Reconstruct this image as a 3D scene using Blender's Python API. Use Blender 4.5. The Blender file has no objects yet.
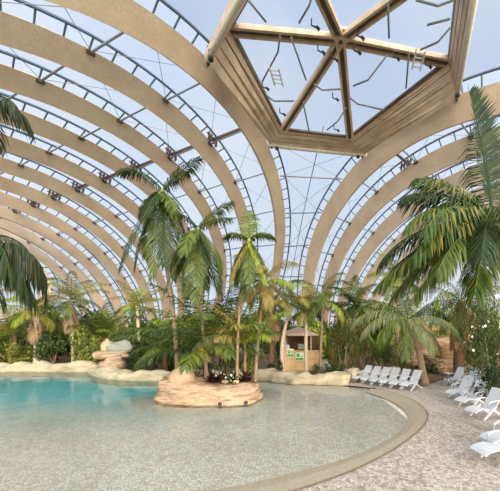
import bpy, bmesh, math, random
from mathutils import Vector as V, Matrix, noise
random.seed(7)
sc = bpy.context.scene
col = sc.collection
PI = math.pi
F, PX, PY, EYE = 288.0, 304.6, 335.0, 2.4      # focal length in pixels, principal point, eye height

def at(px, py, Y):
    return V(((px-PX)/F*Y, Y, EYE+(PY-py)/F*Y))
def ground(px, py, z=0.0):
    Y = (EYE-z)*F/(py-PY)
    return V(((px-PX)/F*Y, Y, z))
def on(px, Y, z=0.0):
    return V(((px-PX)/F*Y, Y, z))

# ------------------------------------------------------------------ materials
def new_mat(name):
    m = bpy.data.materials.new(name); m.use_nodes = True
    nt = m.node_tree; nt.nodes.clear()
    return m, nt
def N(nt, t, **kw):
    n = nt.nodes.new(t)
    for k, v in kw.items():
        if hasattr(n, k): setattr(n, k, v)
        else: n.inputs[k].default_value = v
    return n
def ramp(nt, stops, src=None):
    r = nt.nodes.new('ShaderNodeValToRGB')
    e = r.color_ramp.elements
    while len(e) < len(stops): e.new(0.5)
    for i, (p, c) in enumerate(stops):
        e[i].position = p; e[i].color = (*c, 1)
    if src: nt.links.new(src, r.inputs[0])
    return r
def lin(r, g, b):
    f = lambda c: (c/255/12.92) if c/255 <= .04045 else ((c/255+.055)/1.055)**2.4
    return (f(r), f(g), f(b))
def plain(name, c, rough=.6, metal=0, noise_amt=.15, nscale=4.0, bump=0.0):
    m, nt = new_mat(name)
    out = N(nt, 'ShaderNodeOutputMaterial'); b = N(nt, 'ShaderNodeBsdfPrincipled')
    tc = N(nt, 'ShaderNodeTexCoord'); nz = N(nt, 'ShaderNodeTexNoise'); nz.inputs['Scale'].default_value = nscale
    nz.inputs['Detail'].default_value = 5
    nt.links.new(tc.outputs['Object'], nz.inputs['Vector'])
    r = ramp(nt, [(.3, tuple(x*(1-noise_amt) for x in c)), (.7, tuple(min(1, x*(1+noise_amt)) for x in c))], nz.outputs['Fac'])
    nt.links.new(r.outputs[0], b.inputs['Base Color'])
    b.inputs['Roughness'].default_value = rough; b.inputs['Metallic'].default_value = metal
    if bump:
        bp = N(nt, 'ShaderNodeBump'); bp.inputs['Strength'].default_value = bump; bp.inputs['Distance'].default_value = .05
        nt.links.new(nz.outputs['Fac'], bp.inputs['Height']); nt.links.new(bp.outputs[0], b.inputs['Normal'])
    nt.links.new(b.outputs[0], out.inputs[0])
    return m
def timber(name, c0, c1, scale=1.0):
    m, nt = new_mat(name)
    out = N(nt, 'ShaderNodeOutputMaterial'); b = N(nt, 'ShaderNodeBsdfPrincipled')
    tc = N(nt, 'ShaderNodeTexCoord')
    n1 = N(nt, 'ShaderNodeTexNoise'); n1.inputs['Scale'].default_value = .6*scale; n1.inputs['Detail'].default_value = 3
    n2 = N(nt, 'ShaderNodeTexNoise'); n2.inputs['Scale'].default_value = 9*scale; n2.inputs['Detail'].default_value = 6
    for n in (n1, n2): nt.links.new(tc.outputs['Object'], n.inputs['Vector'])
    mx = N(nt, 'ShaderNodeMath', operation='ADD'); nt.links.new(n1.outputs['Fac'], mx.inputs[0]); nt.links.new(n2.outputs['Fac'], mx.inputs[1])
    mh = N(nt, 'ShaderNodeMath', operation='MULTIPLY'); mh.inputs[1].default_value = .5; nt.links.new(mx.outputs[0], mh.inputs[0])
    r = ramp(nt, [(.35, c0), (.65, c1)], mh.outputs[0])
    nt.links.new(r.outputs[0], b.inputs['Base Color']); b.inputs['Roughness'].default_value = .6
    nt.links.new(b.outputs[0], out.inputs[0])
    return m
def leaf(name, c0, c1, c2=None, trans=.35, rough=.45):
    m, nt = new_mat(name)
    out = N(nt, 'ShaderNodeOutputMaterial'); b = N(nt, 'ShaderNodeBsdfPrincipled'); t = N(nt, 'ShaderNodeBsdfTranslucent')
    g = N(nt, 'ShaderNodeNewGeometry')
    st = [(0, c0), (1, c1)] if c2 is None else [(0, c0), (.68, c1), (1, c2)]
    r = ramp(nt, st, g.outputs['Random Per Island'])
    mix = N(nt, 'ShaderNodeMixShader'); mix.inputs[0].default_value = trans
    b.inputs['Roughness'].default_value = rough
    b.inputs['Specular IOR Level'].default_value = .35
    nt.links.new(r.outputs[0], b.inputs['Base Color']); nt.links.new(r.outputs[0], t.inputs['Color'])
    nt.links.new(b.outputs[0], mix.inputs[1]); nt.links.new(t.outputs[0], mix.inputs[2]); nt.links.new(mix.outputs[0], out.inputs[0])
    return m
def mosaic(name, stops, grout, scale, deep=None, rough=.55, wob=.0):
    m, nt = new_mat(name)
    out = N(nt, 'ShaderNodeOutputMaterial'); b = N(nt, 'ShaderNodeBsdfPrincipled')
    tc = N(nt, 'ShaderNodeTexCoord')
    v1 = N(nt, 'ShaderNodeTexVoronoi'); v1.inputs['Scale'].default_value = scale; v1.voronoi_dimensions = '2D'
    v2 = N(nt, 'ShaderNodeTexVoronoi', feature='DISTANCE_TO_EDGE'); v2.inputs['Scale'].default_value = scale; v2.voronoi_dimensions = '2D'
    for v in (v1, v2): nt.links.new(tc.outputs['Object'], v.inputs['Vector'])
    sep = N(nt, 'ShaderNodeSeparateColor'); nt.links.new(v1.outputs['Color'], sep.inputs[0])
    r = ramp(nt, stops, sep.outputs[0])
    nz = N(nt, 'ShaderNodeTexNoise'); nz.inputs['Scale'].default_value = .5; nz.inputs['Detail'].default_value = 4
    nt.links.new(tc.outputs['Object'], nz.inputs['Vector'])
    st = ramp(nt, [(.35, (.86, .86, .86)), (.65, (1, 1, 1))], nz.outputs['Fac'])
    mul = N(nt, 'ShaderNodeMix', data_type='RGBA', blend_type='MULTIPLY'); mul.inputs[0].default_value = 1
    nt.links.new(r.outputs[0], mul.inputs[6]); nt.links.new(st.outputs[0], mul.inputs[7])
    e = ramp(nt, [(.03, (0, 0, 0)), (.09, (1, 1, 1))], v2.outputs['Distance'])
    mg = N(nt, 'ShaderNodeMix', data_type='RGBA'); mg.inputs[6].default_value = (*grout, 1)
    nt.links.new(e.outputs[0], mg.inputs[0]); nt.links.new(mul.outputs[2], mg.inputs[7])
    last = mg.outputs[2]
    if deep:                                        # basin lining turned turquoise with depth, standing in for the water's absorption
        sx = N(nt, 'ShaderNodeSeparateXYZ'); nt.links.new(tc.outputs['Object'], sx.inputs[0])
        mr = N(nt, 'ShaderNodeMapRange'); mr.inputs['From Min'].default_value = deep[1]; mr.inputs['From Max'].default_value = deep[2]
        nt.links.new(sx.outputs['Z'], mr.inputs['Value'])
        md = N(nt, 'ShaderNodeMix', data_type='RGBA'); md.inputs[7].default_value = (*deep[0], 1)
        nt.links.new(mr.outputs[0], md.inputs[0]); nt.links.new(last, md.inputs[6]); last = md.outputs[2]
    nt.links.new(last, b.inputs['Base Color']); b.inputs['Roughness'].default_value = rough
    bp = N(nt, 'ShaderNodeBump'); bp.inputs['Strength'].default_value = .35; bp.inputs['Distance'].default_value = .02
    nt.links.new(e.outputs[0], bp.inputs['Height']); nt.links.new(bp.outputs[0], b.inputs['Normal'])
    nt.links.new(b.outputs[0], out.inputs[0])
    return m
def rockmat(name, stops, zscale=6.0):
    m, nt = new_mat(name)
    out = N(nt, 'ShaderNodeOutputMaterial'); b = N(nt, 'ShaderNodeBsdfPrincipled')
    tc = N(nt, 'ShaderNodeTexCoord'); mp = N(nt, 'ShaderNodeMapping'); mp.inputs['Scale'].default_value = (.8, .8, zscale)
    nz = N(nt, 'ShaderNodeTexNoise'); nz.inputs['Scale'].default_value = 1.6; nz.inputs['Detail'].default_value = 8; nz.inputs['Roughness'].default_value = .65
    nt.links.new(tc.outputs['Object'], mp.inputs[0]); nt.links.new(mp.outputs[0], nz.inputs['Vector'])
    r = ramp(nt, stops, nz.outputs['Fac'])
    nt.links.new(r.outputs[0], b.inputs['Base Color']); b.inputs['Roughness'].default_value = .8
    bp = N(nt, 'ShaderNodeBump'); bp.inputs['Strength'].default_value = .5; bp.inputs['Distance'].default_value = .08
    nt.links.new(nz.outputs['Fac'], bp.inputs['Height']); nt.links.new(bp.outputs[0], b.inputs['Normal'])
    nt.links.new(b.outputs[0], out.inputs[0])
    return m
def glassmat(name, tint, haze, hazecol):
    m, nt = new_mat(name)
    out = N(nt, 'ShaderNodeOutputMaterial'); tr = N(nt, 'ShaderNodeBsdfTransparent'); tr.inputs[0].default_value = (*tint, 1)
    tl = N(nt, 'ShaderNodeBsdfTranslucent'); tl.inputs[0].default_value = (*hazecol, 1)
    gl = N(nt, 'ShaderNodeBsdfGlossy'); gl.inputs['Roughness'].default_value = .08
    m1 = N(nt, 'ShaderNodeMixShader'); m1.inputs[0].default_value = haze
    m2 = N(nt, 'ShaderNodeMixShader'); m2.inputs[0].default_value = .03
    nt.links.new(tr.outputs[0], m1.inputs[1]); nt.links.new(tl.outputs[0], m1.inputs[2])
    nt.links.new(m1.outputs[0], m2.inputs[1]); nt.links.new(gl.outputs[0], m2.inputs[2]); nt.links.new(m2.outputs[0], out.inputs[0])
    return m
def watermat():
    m, nt = new_mat('pool_water')
    out = N(nt, 'ShaderNodeOutputMaterial'); tr = N(nt, 'ShaderNodeBsdfTransparent'); tr.inputs[0].default_value = (.985, .99, .98, 1)
    gl = N(nt, 'ShaderNodeBsdfGlossy'); gl.inputs['Roughness'].default_value = .04
    fr = N(nt, 'ShaderNodeFresnel'); fr.inputs[0].default_value = 1.2
    tc = N(nt, 'ShaderNodeTexCoord'); nz = N(nt, 'ShaderNodeTexNoise'); nz.inputs['Scale'].default_value = 1.3; nz.inputs['Detail'].default_value = 3
    nt.links.new(tc.outputs['Object'], nz.inputs['Vector'])
    bp = N(nt, 'ShaderNodeBump'); bp.inputs['Strength'].default_value = .35; bp.inputs['Distance'].default_value = .06
    nt.links.new(nz.outputs['Fac'], bp.inputs['Height'])
    nt.links.new(bp.outputs[0], gl.inputs['Normal']); nt.links.new(bp.outputs[0], fr.inputs['Normal'])
    mx = N(nt, 'ShaderNodeMixShader')
    nt.links.new(fr.outputs[0], mx.inputs[0]); nt.links.new(tr.outputs[0], mx.inputs[1]); nt.links.new(gl.outputs[0], mx.inputs[2]); nt.links.new(mx.outputs[0], out.inputs[0])
    return m

M = dict(
 arch=timber('glulam', lin(186, 164, 140), lin(212, 190, 165)),
 fascia=timber('weathered_board', lin(172, 148, 124), lin(222, 196, 168), 2),
 spoke=timber('spoke_timber', lin(70, 60, 52), lin(110, 92, 76), 2),
 steel=plain('grey_steel', lin(128, 130, 134), .45, .3, .1),
 rail=plain('blue_grey_rail', lin(84, 98, 118), .5, .1, .1),
 dark=plain('dark_steel', lin(52, 48, 46), .5, .3, .1),
 brown=plain('brown_steel', lin(92, 74, 64), .5, .2, .15),
 pale=plain('pale_painted_tube', lin(214, 204, 184), .5, 0, .08),
 white=plain('white_plastic', lin(208, 210, 214), .4, 0, .03),
 black=plain('black_plastic', lin(28, 28, 30), .5, 0, .1),
 glass=glassmat('roof_glazing', (.95, .97, .99), .12, (.95, .97, 1)),
 pane=glassmat('skylight_pane', (.95, .97, .99), .06, (.95, .97, 1)),
 deck=mosaic('pebble_mosaic', [(0, lin(150, 136, 122)), (.4, lin(190, 178, 162)), (.8, lin(214, 205, 194)), (1, lin(172, 146, 128))], lin(134, 119, 102), 20),
 bed=mosaic('pool_mosaic', [(0, lin(220, 206, 176)), (.5, lin(240, 230, 204)), (1, lin(248, 242, 224))], lin(172, 150, 114), 14, (lin(132, 210, 202), -.125, -.26)),
 rim=plain('sand_rim', lin(160, 147, 124), .75, 0, .12, 14, .2),
 rimline=plain('dark_joint', lin(128, 110, 90), .8, 0, .15, 14),
 soil=plain('planting_soil', lin(104, 82, 58), .9, 0, .3, 2, .4),
 lawn=plain('outside_ground', lin(96, 104, 70), .9, 0, .2, .2),
 rock=rockmat('tan_rock', [(.34, lin(104, 76, 56)), (.45, lin(168, 138, 108)), (.56, lin(192, 166, 136)), (.68, lin(134, 98, 72))]),
 boulder=rockmat('smooth_boulder', [(.3, lin(168, 140, 108)), (.6, lin(204, 178, 142)), (.8, lin(186, 156, 118))], 1),
 kerb=rockmat('pale_kerb', [(.3, lin(150, 130, 102)), (.55, lin(196, 180, 150)), (.75, lin(164, 144, 114))], 3),
 cliff=rockmat('red_rock', [(.3, lin(124, 92, 66)), (.5, lin(176, 140, 104)), (.7, lin(206, 172, 132))], 2.5),
 bark=plain('palm_bark', lin(150, 126, 98), .85, 0, .25, 9, .5),
 paletrunk=plain('bleached_trunk', lin(206, 186, 158), .8, 0, .15, 9, .3),
 fibre=plain('fibrous_trunk', lin(112, 80, 56), .9, 0, .35, 12, .7),
 shaft=plain('green_crownshaft', lin(150, 160, 92), .5, 0, .15, 5),
 counter=timber('bamboo_counter', lin(206, 160, 108), lin(238, 200, 148), 3),
 thatch=plain('pink_canopy', lin(222, 196, 180), .85, 0, .1, 10, .2),
 signgreen=plain('sign_green', lin(92, 166, 92), .6, 0, .05),
 signwhite=plain('sign_white', lin(232, 236, 214), .6, 0, .03),
 grey=plain('grey_stone', lin(150, 146, 134), .7, 0, .15, 8),
 lens=plain('lamp_lens', lin(70, 66, 58), .2, .2, .1),
 L_dark=leaf('leaf_deep', lin(22, 39, 15), lin(65, 84, 32), None, .25),
 L_mid=leaf('leaf_mid', lin(42, 64, 23), lin(119, 131, 53), None, .3),
 L_adon=leaf('leaf_adonidia', lin(37, 61, 22), lin(127, 141, 58), None, .3),
 L_yel=leaf('leaf_yellow', lin(90, 95, 34), lin(191, 167, 82), None, .3),
 L_lime=leaf('leaf_lime', lin(76, 109, 32), lin(180, 187, 66), None, .3),
 L_gold=leaf('leaf_gold', lin(121, 114, 50), lin(171, 148, 79)),
 L_dry=leaf('leaf_dry', lin(115, 86, 57), lin(189, 156, 109), None, .2),
 L_grey=leaf('leaf_grey', lin(88, 101, 62), lin(155, 158, 108), None, .25),
 L_right=leaf('leaf_right', lin(31, 64, 23), lin(93, 113, 42), lin(169, 147, 74), .3),
 L_near=leaf('leaf_near', lin(25, 39, 20), lin(60, 72, 36), lin(96, 84, 55), .25),
 L_red=leaf('leaf_croton', lin(40, 66, 28), lin(96, 116, 48), lin(158, 66, 42), .25),
 L_purple=leaf('leaf_bromeliad', lin(39, 34, 27), lin(79, 48, 37), lin(51, 67, 30)),
 L_bush=leaf('leaf_bush', lin(23, 41, 15), lin(87, 103, 39), None, .25),
 L_bushl=leaf('leaf_bush_light', lin(59, 84, 28), lin(158, 158, 69), None, .3),  # lighter bush mix, also carrying painted sunlight on some bank shrubs
 L_white=plain('white_petals', lin(240, 238, 226), .6, 0, .03),
)
WATER = watermat()

# ------------------------------------------------------------------ mesh helpers
class G:
    def __init__(s): s.v = []; s.f = []
    def quad(s, *p):
        i = len(s.v); s.v += [V(q) for q in p]; s.f.append(tuple(range(i, i+len(p))))
    def box(s, c, sx, sy, sz, rot=None):
        i = len(s.v); c = V(c)
        for z in (-1, 1):
            for x, y in ((-1, -1), (1, -1), (1, 1), (-1, 1)):
                p = V((x*sx/2, y*sy/2, z*sz/2))
                s.v.append(c+(rot @ p if rot else p))
        s.f += [tuple(i+k for k in q) for q in ((3, 2, 1, 0), (4, 5, 6, 7), (0, 1, 5, 4), (1, 2, 6, 5), (2, 3, 7, 6), (3, 0, 4, 7))]
    def tube(s, path, r, n=6, cap=True):
        path = [V(p) for p in path]; rs = r if isinstance(r, (list, tuple)) else [r]*len(path)
        i0 = len(s.v); up = None
        for k, p in enumerate(path):
            t = (path[min(k+1, len(path)-1)]-path[max(k-1, 0)]).normalized()
            if up is None:
                a = V((0, 0, 1)) if abs(t.z) < .9 else V((1, 0, 0)); up = t.cross(a).normalized()
            up = (up-t*up.dot(t)).normalized(); w = t.cross(up)
            for j in range(n):
                an = 2*PI*j/n; s.v.append(p+(up*math.cos(an)+w*math.sin(an))*rs[k])
        for k in range(len(path)-1):
            for j in range(n):
                a = i0+k*n+j; b = i0+k*n+(j+1) % n
                s.f.append((a, b, b+n, a+n))
        if cap:
            s.f.append(tuple(i0+j for j in reversed(range(n)))); s.f.append(tuple(i0+(len(path)-1)*n+j for j in range(n)))
    def grid(s, rows):
        i0 = len(s.v); n = len(rows[0])
        for r in rows: s.v += [V(p) for p in r]
        for a in range(len(rows)-1):
            for b in range(n-1):
                q = i0+a*n+b; s.f.append((q, q+1, q+n+1, q+n))
    def solidring(s, rings):                        # closed cross-section rings swept along
        i0 = len(s.v); n = len(rings[0])
        for r in rings: s.v += [V(p) for p in r]
        for a in range(len(rings)-1):
            for b in range(n):
                q = i0+a*n+b; q2 = i0+a*n+(b+1) % n; s.f.append((q, q2, q2+n, q+n))
        s.f.append(tuple(i0+j for j in reversed(range(n)))); s.f.append(tuple(i0+(len(rings)-1)*n+j for j in range(n)))
    def lathe(s, prof, n=20, c=(0, 0, 0)):
        c = V(c); s.solidring([[c+V((r*math.cos(2*PI*j/n), r*math.sin(2*PI*j/n), z)) for j in range(n)] for r, z in prof])
def mesh(g, name, mat, smooth=False, off=None):
    me = bpy.data.meshes.new(name)
    me.from_pydata([tuple(p-off) if off is not None else tuple(p) for p in g.v], [], g.f)
    me.materials.append(mat)
    if smooth: me.polygons.foreach_set('use_smooth', [True]*len(me.polygons))
    me.update()
    return me
def rootloc(o):
    p = V((0, 0, 0))
    while o is not None: p = p+V(o.location); o = o.parent
    return p
def obj(name, me, parent=None):
    o = bpy.data.objects.new(name, me); col.objects.link(o)
    if parent: o.parent = parent
    return o
def part(name, g, mat, parent, smooth=False, label=None):   # g is in world space, parents are unrotated
    o = obj(name, mesh(g, name, mat, smooth, rootloc(parent)), parent)
    if label: o['label'] = label
    return o
def tag(o, label, cat, group=None):
    o['label'] = label; o['category'] = cat
    if group: o['group'] = group
    return o
def thing(name, loc, label, cat, group=None):
    o = bpy.data.objects.new(name, None); o.empty_display_size = .2; col.objects.link(o); o.location = loc
    return tag(o, label, cat, group)
def solo(name, g, mat, loc, label, cat, group=None, smooth=False):
    o = obj(name, mesh(g, name, mat, smooth, V(loc))); o.location = loc
    return tag(o, label, cat, group)
def struct(name, g, mat, smooth=False):
    o = obj(name, mesh(g, name, mat, smooth)); o['kind'] = 'structure'
    return o
def copy_tree(o, parent=None):
    c = o.copy(); col.objects.link(c)
    if parent: c.parent = parent
    for ch in o.children: copy_tree(ch, c)
    return c
UNIT = {}
def unit_tube(mat):
    if mat not in UNIT:
        g = G(); g.tube([(0, 0, 0), (0, 0, 1)], 1, 6); UNIT[mat] = mesh(g, 'tube', M[mat])
    return UNIT[mat]
def rod(name, a, b, r, mat, parent):               # a shared tube mesh stretched from a to b
    o = obj(name, unit_tube(mat), parent); a = V(a); b = V(b); d = b-a
    base = rootloc(parent)
    o.matrix_basis = Matrix.Translation(a-base) @ d.to_track_quat('Z', 'Y').to_matrix().to_4x4() @ Matrix.Diagonal((r, r, d.length, 1))
    return o

# ------------------------------------------------------------------ the domed roof
S = 17.0
C0 = V((.144, 1.131, 0))*S
TH_A = math.radians(159.2); TH_B = TH_A-2*PI/3
RP = [0.43, 3.0, -0.37, 1.10, -0.20, 0.11, 1.37, 1.43, -1.94, 0.57, 0.80, -1.77]
RPB = [0.45, 2.88, 0.671, 1.10, -0.301, 0.685, 1.25, 1.457, -2.304, 0.30, -0.014, -1.974]
def rib(th, k):
    side = RP if th == TH_A else RPB
    step = 0 if th == TH_A else max(0, k-4)*.33      # the right wing runs on evenly past its fifth arch
    q = (k if th == TH_A else min(k, 4))/10
    A_ = side
    v0 = A_[0]+A_[1]*q+A_[2]*q*q+step; w0 = A_[3]+A_[4]*q+A_[5]*q*q; R = A_[6]+A_[7]*q+A_[8]*q*q; t = A_[9]+A_[10]*q+A_[11]*q*q
    n = V((math.cos(th), math.sin(th), 0)); u = V((n.y, -n.x, 0)); z = V((0, 0, 1))
    vv = z*math.cos(t)-n*math.sin(t); m = n*math.cos(t)+z*math.sin(t)
    top = C0+n*v0*S+z*(w0*S+EYE)
    cen = top-vv*R*S
    ca = max(-1, 1-(w0+EYE/S)/(R*math.cos(t)))
    amax = math.acos(ca)
    def P(a, r=0.0, off=0.0):
        return cen+(u*math.sin(a)+vv*math.cos(a))*(R*S+r)+m*off
    return P, amax, R*S
def inview(p, mg=50):
    if p.y < 1: return False
    x = PX+F*p.x/p.y; y = PY-F*(p.z-EYE)/p.y
    return -mg < x < 500+mg and -mg < y < 380
ORD = ['first', 'second', 'third', 'fourth', 'fifth', 'sixth', 'seventh', 'eighth', 'ninth', 'tenth', 'eleventh', 'twelfth']
DA = .0527*1.49*S            # spacing of the stand-off posts along the rail, metres
def make_arch(th, k, label, sgn, prev):
    P, amax, R = rib(th, k)
    foot = P(amax*sgn); foot.z = 0
    t = thing('roof_arch', foot, label, 'roof arch', 'timber roof arches')
    n = 72; al = [-amax+2*amax*i/n for i in range(n+1)]
    g = G()
    dp = -2.05 if th == TH_A else -2.45
    rings = [[P(a, -.68, .26), P(a, -.68, .26+.32), P(a, dp, .55+.32), P(a, dp, .55)] for a in al]
    g.solidring(rings); part('beam', g, M['arch'], t)
    g = G(); g.tube([P(a) for a in al], .095, 5); rail = part('glazing_rail', g, M['rail'], t, True)
    st = DA/R
    i0 = int(amax/st)
    for i in range(-i0, i0+1):
        a = (i+.33)*st
        if abs(a) < amax and inview(P(a)):
            rod('post', P(a), P(a, -.70, .40), .055, 'rail', rail)
    # struts to the neighbouring arch every fourth post
    if prev is not None:
        P2, amax2, R2 = prev
        for i in range(-6, 7):
            a = (i*4-5.66+4)*st
            if abs(a) > amax*.97: continue
            p = P(a, -.82, .26)
            if not inview(p): continue
            a2 = a*R/R2*(1.0 if k > 1 else 1.0)
            if abs(a2) > amax2*.98: continue
            q = P2(a2, -.75, .58)
            s = rod('strut', p, q, .065, 'steel', t)
            b = G(); d = (P(a+.004, -.82, .2)-P(a-.004, -.82, .2)).normalized()
            b.tube([p-d*.22, p+d*.22], .13, 6); part('bracket', b, M['brown'], t)
        if k <= 2:                                   # crossed tie rods between the struts
            for i in range(-5, 5):
                a = (i*4-1.66)*st; b = a+4*st
                if max(abs(a), abs(b)) > amax*.93: continue
                p, q = P(a, -.7, .3), P2(b*R/R2, -.7, .58)
                r_, s_ = P(b, -.7, .3), P2(a*R/R2, -.7, .58)
                if inview(p) or inview(q):
                    rod('tie_rod', p, q, .018, 'steel', t); rod('tie_rod', r_, s_, .018, 'steel', t)
        # vent drive: a brown motor shaft with its gear boxes
        a = (.33+2.0)*st*sgn
        g = G(); p, q = P(a, -.35, .2), P2(a*R/R2, -.45, .5)
        if inview(p):
            g.tube([p, q], .14, 6)
            d = (P(a+.01)-P(a-.01)).normalized()
            for e in (-.7, -.35, 0, .4): 
                g.tube([p+d*e+V((0, 0, -.35)), p+d*(e+.12)+V((0, 0, .3))], .11, 5)
            g.tube([p-d*.9, p+d*.6], .07, 5)
            part('vent_drive', g, M['brown'], t)
    return P, amax, R
win = 0
def bay(pa, pb, sgnspan=(-1, 1)):
    global win
    win += 1
    P, a1, R1 = pa; Q, a2, R2 = pb
    n = 60; g = G(); rows = []
    for i in range(n+1):
        f = sgnspan[0]+(sgnspan[1]-sgnspan[0])*i/n
        p, q = P(f*a1, .1), Q(f*a2, .1)
        up = (P(f*a1, 1.1)-p)
        rows.append([p, p.lerp(q, .33)+up*.28, p.lerp(q, .67)+up*.28, q])
    g.grid(rows); o = struct('window_%d' % win, g, M['glass'], True)
    return o
left = []; right = []
for k in range(12):
    pv = left[-1] if left else None
    lab = ('tan timber arch running along the lower left side of the hexagonal skylight' if k == 0 else
           '%s tan timber arch counting left from the hexagonal skylight' % ORD[k])
    left.append(make_arch(TH_A, k, lab, 1, pv))
for k in range(7):
    pv = right[-1] if right else None
    lab = ('tan timber arch running along the lower right side of the hexagonal skylight' if k == 0 else
           '%s tan timber arch counting right from the hexagonal skylight' % ORD[k])
    right.append(make_arch(TH_B, k, lab, -1, pv))
for k in range(11): bay(left[k+1], left[k])
for k in range(6): bay(right[k+1], right[k])
# the narrow glazed bay between the two main arches
P, am, R0 = left[0]; Q = right[0][0]
g = G(); rows = []
a0 = .19
for i in range(41):
    a = a0+(am-a0)*i/40
    p, q = P(a, .1), Q(-a, .1)
    rows.append([p, p.lerp(q, .5), q])
g.grid(rows); win += 1; struct('window_%d' % win, g, M['glass'], True)
fr = thing('bay_bracing', V((P(am).x+Q(-am).x, P(am).y+Q(-am).y, 0))/2, 'horizontal steel tubes and crossed rods in the narrow glazed bay below the skylight', 'bracing')
levels = [.40, .62, .84, 1.06, 1.28]
for a in levels: rod('tube', P(a, -.5, .3), Q(-a, -.5, .3), .075, 'steel', fr)
seq = [.22]+levels
for a, b in zip(seq, seq[1:]):
    rod('tie_rod', P(a, -.3), Q(-b, -.3), .02, 'steel', fr); rod('tie_rod', P(b, -.3), Q(-a, -.3), .02, 'steel', fr)
g = G(); g.tube([(P(a, -.6)+Q(-a, -.6))/2 for a in [.1, .19, .3, .45, .6, .8, 1, 1.2, 1.4]], .045, 6)
part('down_pipe', g, M['steel'], fr, True)

# ------------------------------------------------------------------ hexagonal skylight
def hexc(a, b, z):
    out = []
    for k in range(6):
        t1 = TH_A+k*PI/3; t2 = t1+PI/3; d1 = a if k % 2 == 0 else b; d2 = b if k % 2 == 0 else a
        det = math.cos(t1)*math.sin(t2)-math.sin(t1)*math.cos(t2)
        x = (d1*math.sin(t2)-d2*math.sin(t1))/det; y = (math.cos(t1)*d2-math.cos(t2)*d1)/det
        out.append(C0+V((x*S, y*S, z*S+EYE)))
    return out
low = hexc(.440, .435, 1.0)                 # corner k lies between side k and side k+1
def U(x, y, z): return V((x*S, y*S, z*S+EYE))
def pz(px, py, Y): return at(px, py, Y*S)
# corners of the glass: left, back left, back, right are in view, the other two lie overhead
TLc, TRc = U(-.04, .80, 1.13), U(.46, .85, 1.13)
Lc, BLc, Bc, Rc = pz(231, 30, 1.07), pz(283, 130, 1.44), pz(350, 138, 1.46), pz(448, 62, 1.20)
# low[]: order by azimuth: 0:189.2 (left) 1:249 (overhead left) 2:309 (overhead right) 3:9 (right) 4:69 (back) 5:129 (back left)
glassc = [Lc, TLc, TRc, Rc, Bc, BLc]
hub = pz(340.5, 40, 1.131)
sk = thing('hexagonal_skylight', V((C0.x, C0.y, EYE+S)), 'large hexagonal timber framed skylight with six spokes at the crown of the roof', 'skylight')
def prism(g, a, b, w, h, up=V((0, 0, 1)), drop=0):
    d = (b-a).normalized(); s = d.cross(up).normalized(); u = s.cross(d)
    ring = lambda p: [p+s*w/2+u*(h/2-drop), p-s*w/2+u*(h/2-drop), p-s*w/2-u*(h/2+drop), p+s*w/2-u*(h/2+drop)]
    g.solidring([ring(a), ring(b)])
for k in range(6):
    c = glassc[k]
    d = (c-hub); s = d.cross(V((0, 0, 1))).normalized()
    for off, w, h, dz in ((.0, .36, .16, .06), (-.24, .16, .34, 0), (.24, .16, .34, 0)):
        if off == 0:
            g = G(); prism(g, hub+V((0, 0, dz)), c+V((0, 0, dz)), w, h); sp = part('spoke', g, M['spoke'], sk)
        else:
            g = G(); prism(g, hub+s*off+V((0, 0, dz)), c+s*off+V((0, 0, dz)), w, h); part('edge_rail', g, M['fascia'], sp)
g = G(); ring = [hub+V((math.cos(TH_A+k*PI/3+.52)*.8, math.sin(TH_A+k*PI/3+.52)*.8, 0)) for k in range(6)]
g.solidring([[p+V((0, 0, .02)) for p in ring], [p+V((0, 0, .2)) for p in ring]])
part('hub_plate', g, M['pale'], sk)
for k in range(6):
    # pane between glass corners k and k+1
    a, b = glassc[k], glassc[(k+1) % 6]
    g = G(); e = V((0, 0, .16)); g.quad(hub+e, a+e, b+e); part('pane', g, M['pane'], sk)
    # stepped boards between the glass edge and the lower ring
    A, B = low[k], low[(k+1) % 6]
    out = ((A+B)/2-(a+b)/2); out.z = 0
    for (t0, t1, lift, mt) in ((-.06, .04, 0, 'spoke'), (.04, .24, .06, 'fascia'), (.24, .29, .14, 'dark'), (.29, .49, 0, 'fascia'), (.49, .53, .12, 'dark'), (.53, .74, .04, 'fascia'), (.74, .78, .14, 'dark'), (.78, 1.0, 0, 'fascia')):
        g = G(); up = V((0, 0, .14)); L_ = V((0, 0, lift))
        q = lambda s_, t: (a.lerp(A, t) if s_ == 0 else b.lerp(B, t))+L_
        g.solidring([[q(0, t0), q(0, t1), q(0, t1)+up, q(0, t0)+up], [q(1, t0), q(1, t1), q(1, t1)+up, q(1, t0)+up]])
        part('fascia_board', g, M[mt], sk)
# pale tubes that tie the lower ring together on the three open sides, with their end clamps
for k in (0, 2, 4):
    A, B = low[k], low[(k+1) % 6]; d = (B-A).normalized()
    g = G(); g.tube([A-d*.3, B+d*.3], .19, 8); tb = part('tie_tube', g, M['pale'], sk, True)
    for p, e in ((A, 1), (B, -1)):
        g = G(); g.tube([p+d*e*.1+V((0, 0, -.25)), p+d*e*.1+V((0, 0, .9))], .09, 6); g.tube([p+d*e*.55+V((0, 0, -.3)), p+d*e*.55+V((0, 0, .3))], .16, 6)
        part('clamp', g, M['dark'], tb)
    prismv = G(); up = V((0, 0, .45))
    prism(prismv, A+up-d*.2, B+up+d*.2, .2, .5); part('ring_beam', prismv, M['fascia'], sk)
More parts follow.
